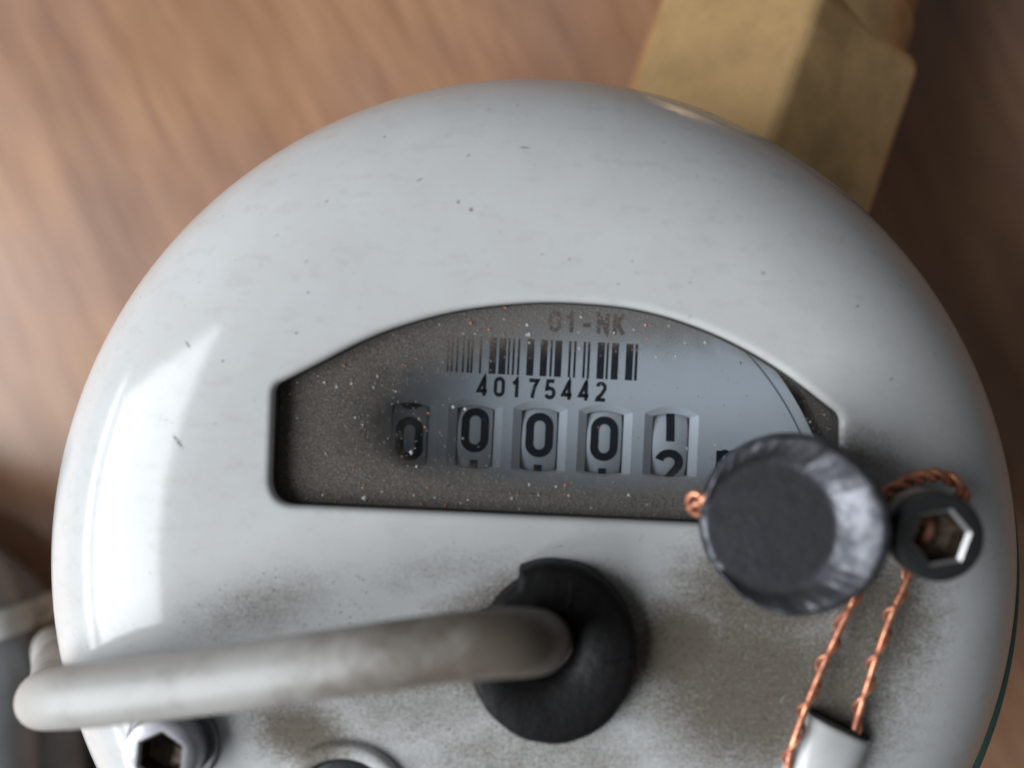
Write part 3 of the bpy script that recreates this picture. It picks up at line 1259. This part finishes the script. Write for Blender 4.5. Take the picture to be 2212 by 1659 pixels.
twisted(PL([(1858, 1262, 3.0), (1836, 1312, 2.6), (1795, 1400, 2.3), (1752, 1500, 2.3), (1722, 1580, 2.3), (1704, 1640, 1.9), (1700, 1720, 1.5), (1706, 1780, 1.2)]), phase=0.6)
twisted(PL([(1992, 1180, 2.2), (1960, 1250, 2.3), (1925, 1330, 2.2), (1893, 1420, 2.2), (1866, 1505, 2.1), (1845, 1575, 1.3), (1834, 1604, 0.9)]), phase=2.4, core=0.36)
# pair of strands from the seal round the neck of the socket screw
pa = catmull(PL([(1880, 1090, 4.5), (1925, 1062, 3.9), (1975, 1036, 3.0), (2025, 1028, 2.4), (2062, 1042, 2.2), (2078, 1070, 2.0), (2070, 1120, 2.0)]), 0.3)
for ph in (0.0, math.pi):
    obj('core_strand', *tube(helix_on(pa, 0.4, 3.4, ph), 0.38, 12), M['copper'], wire)
# knotted ends sticking out of the seal on its window side
kn = catmull(PL([(1590, 1085, 4.6), (1545, 1082, 4.6), (1515, 1090, 4.5)]), 0.25)
for ph in (0.4, 0.4 + math.pi):
    obj('core_strand', *tube(helix_on(kn, 0.48, 4.2, ph), 0.42, 12), M['copper'], wire)
obj('core_strand', *tube(catmull(PL([(1532, 1078, 4.9), (1515, 1072, 5.2), (1500, 1066, 4.9), (1489, 1074, 4.5), (1487, 1090, 4.2), (1496, 1106, 4.1), (1515, 1112, 4.3), (1535, 1108, 4.5), (1550, 1098, 4.6)]), 0.2), 0.36, 12), M['copper'], wire)
obj('core_strand', *tube(catmull(PL([(1560, 1075, 4.8), (1540, 1066, 5.6), (1524, 1074, 6.0), (1514, 1090, 5.6), (1520, 1106, 5.0), (1540, 1116, 4.6), (1560, 1110, 4.4)]), 0.2), 0.38, 12), M['copper'], wire)
obj('core_strand', *tube(catmull(PL([(1525, 1095, 5.2), (1508, 1088, 5.5), (1496, 1094, 5.0), (1486, 1100, 4.6)]), 0.2), 0.33, 12), M['copper'], wire)

# ================================================================== the signal cable
hx_, hy_ = gcx + HX, gcy + HY
cab = [tuple(P(1163, 1387, -5)), tuple(P(1163, 1387, 1)), tuple(P(1163, 1387, 6)), tuple(P(1156, 1387, 9.4)), tuple(P(1125, 1388, 11.6))]
cab += [tuple(P(1070, 1390, 12.6)), tuple(P(980, 1398, 12.9)), tuple(P(820, 1419, 12.4)), tuple(P(640, 1444, 11.0)), tuple(P(420, 1475, 8.9)),
        tuple(P(230, 1498, 6.6)), tuple(P(145, 1506, 4.6)), tuple(P(104, 1510, 1.0)), tuple(P(110, 1507, -5.0)), tuple(P(122, 1482, -14)),
        tuple(P(124, 1435, -24)), tuple(P(118, 1400, -35)), tuple(P(125, 1405, -46)), tuple(P(155, 1440, -56)), tuple(P(235, 1520, -66.6)), tuple(P(250, 1700, -66.9)), tuple(P(220, 2000, -66.9))]
cpath = catmull(cab, 0.8)
cvs, cfs = tube(cpath, 3.0, 28)
cable = obj('signal_cable', cvs, cfs, M['cable'], origin=(gcx, gcy, 0))
cable['label'] = 'thick grey round cable rising from the black grommet and bending down at left'
cable['category'] = 'cable'
ga = cable.data.attributes.new('grime', 'FLOAT', 'POINT')
vals = []
for i, v in enumerate(cvs):
    g = sstep(-32, 0, v[0]) * 1.0 if v[2] > 3 else 0.3
    vals.append(g)
ga.data.foreach_set('value', vals)

hose_pts = [P(-900, 900, -63.5), P(-600, 980, -61), P(-330, 1070, -56), P(-140, 1180, -51), P(-50, 1300, -49.6), P(-20, 1420, -49.5), P(-10, 1580, -49.8), P(-14, 1760, -51), P(-70, 1950, -55), P(-190, 2110, -60), P(-260, 2260, -63.6), P(-120, 2380, -63.7), P(60, 2230, -63.7), P(112, 2000, -63.7), P(112, 1780, -63.7), P(102, 1600, -63.7), P(78, 1450, -63.7), P(20, 1310, -63.7), P(-120, 1220, -63.7), P(-330, 1180, -63.7)]
hose = obj('hose', *tube(catmull(hose_pts, 1.0), 6.2, 32), M['hose'], origin=tuple(hose_pts[-1]))
hose['label'] = 'dark grey glossy hose curving along the left edge behind the cable'
hose['category'] = 'hose'

# pale strap round the hanging loop of the cable
strap = []
for px, py, z in [(-170, 1405, -49), (-100, 1384, -43.6), (-40, 1364, -42.2), (10, 1348, -42.8), (60, 1331, -46), (110, 1309, -52), (190, 1275, -60)]:
    strap.append(P(px, py, z))
sp = catmull(strap, 1.0)
vs, fs = [], []
for p, (t, u, w) in zip(sp, frames(sp)):
    side_ = Vector((-t.y, t.x, 0)).normalized()
    up = Vector((0, 0, 1))
    for a, b in ((-2.1, -.5), (2.1, -.5), (2.1, .5), (-2.1, .5)):
        vs.append(p + side_ * a + up * (b + 0.0))
m_ = len(sp)
for i in range(m_ - 1):
    for k in range(4):
        l = (k + 1) % 4
        fs.append((i * 4 + k, i * 4 + l, (i + 1) * 4 + l, (i + 1) * 4 + k))
fs += [(0, 1, 2, 3), tuple(range(m_ * 4 - 4, m_ * 4))]
tie = obj('cable_tie', vs, fs, M['tie'], origin=tuple(sp[2]), autosmooth=30)
tie['label'] = 'pale flat strap lying across the dark hose at the left edge'
tie['category'] = 'cable tie'

for o in bpy.data.objects:
    if '_o' in o:
        del o['_o']
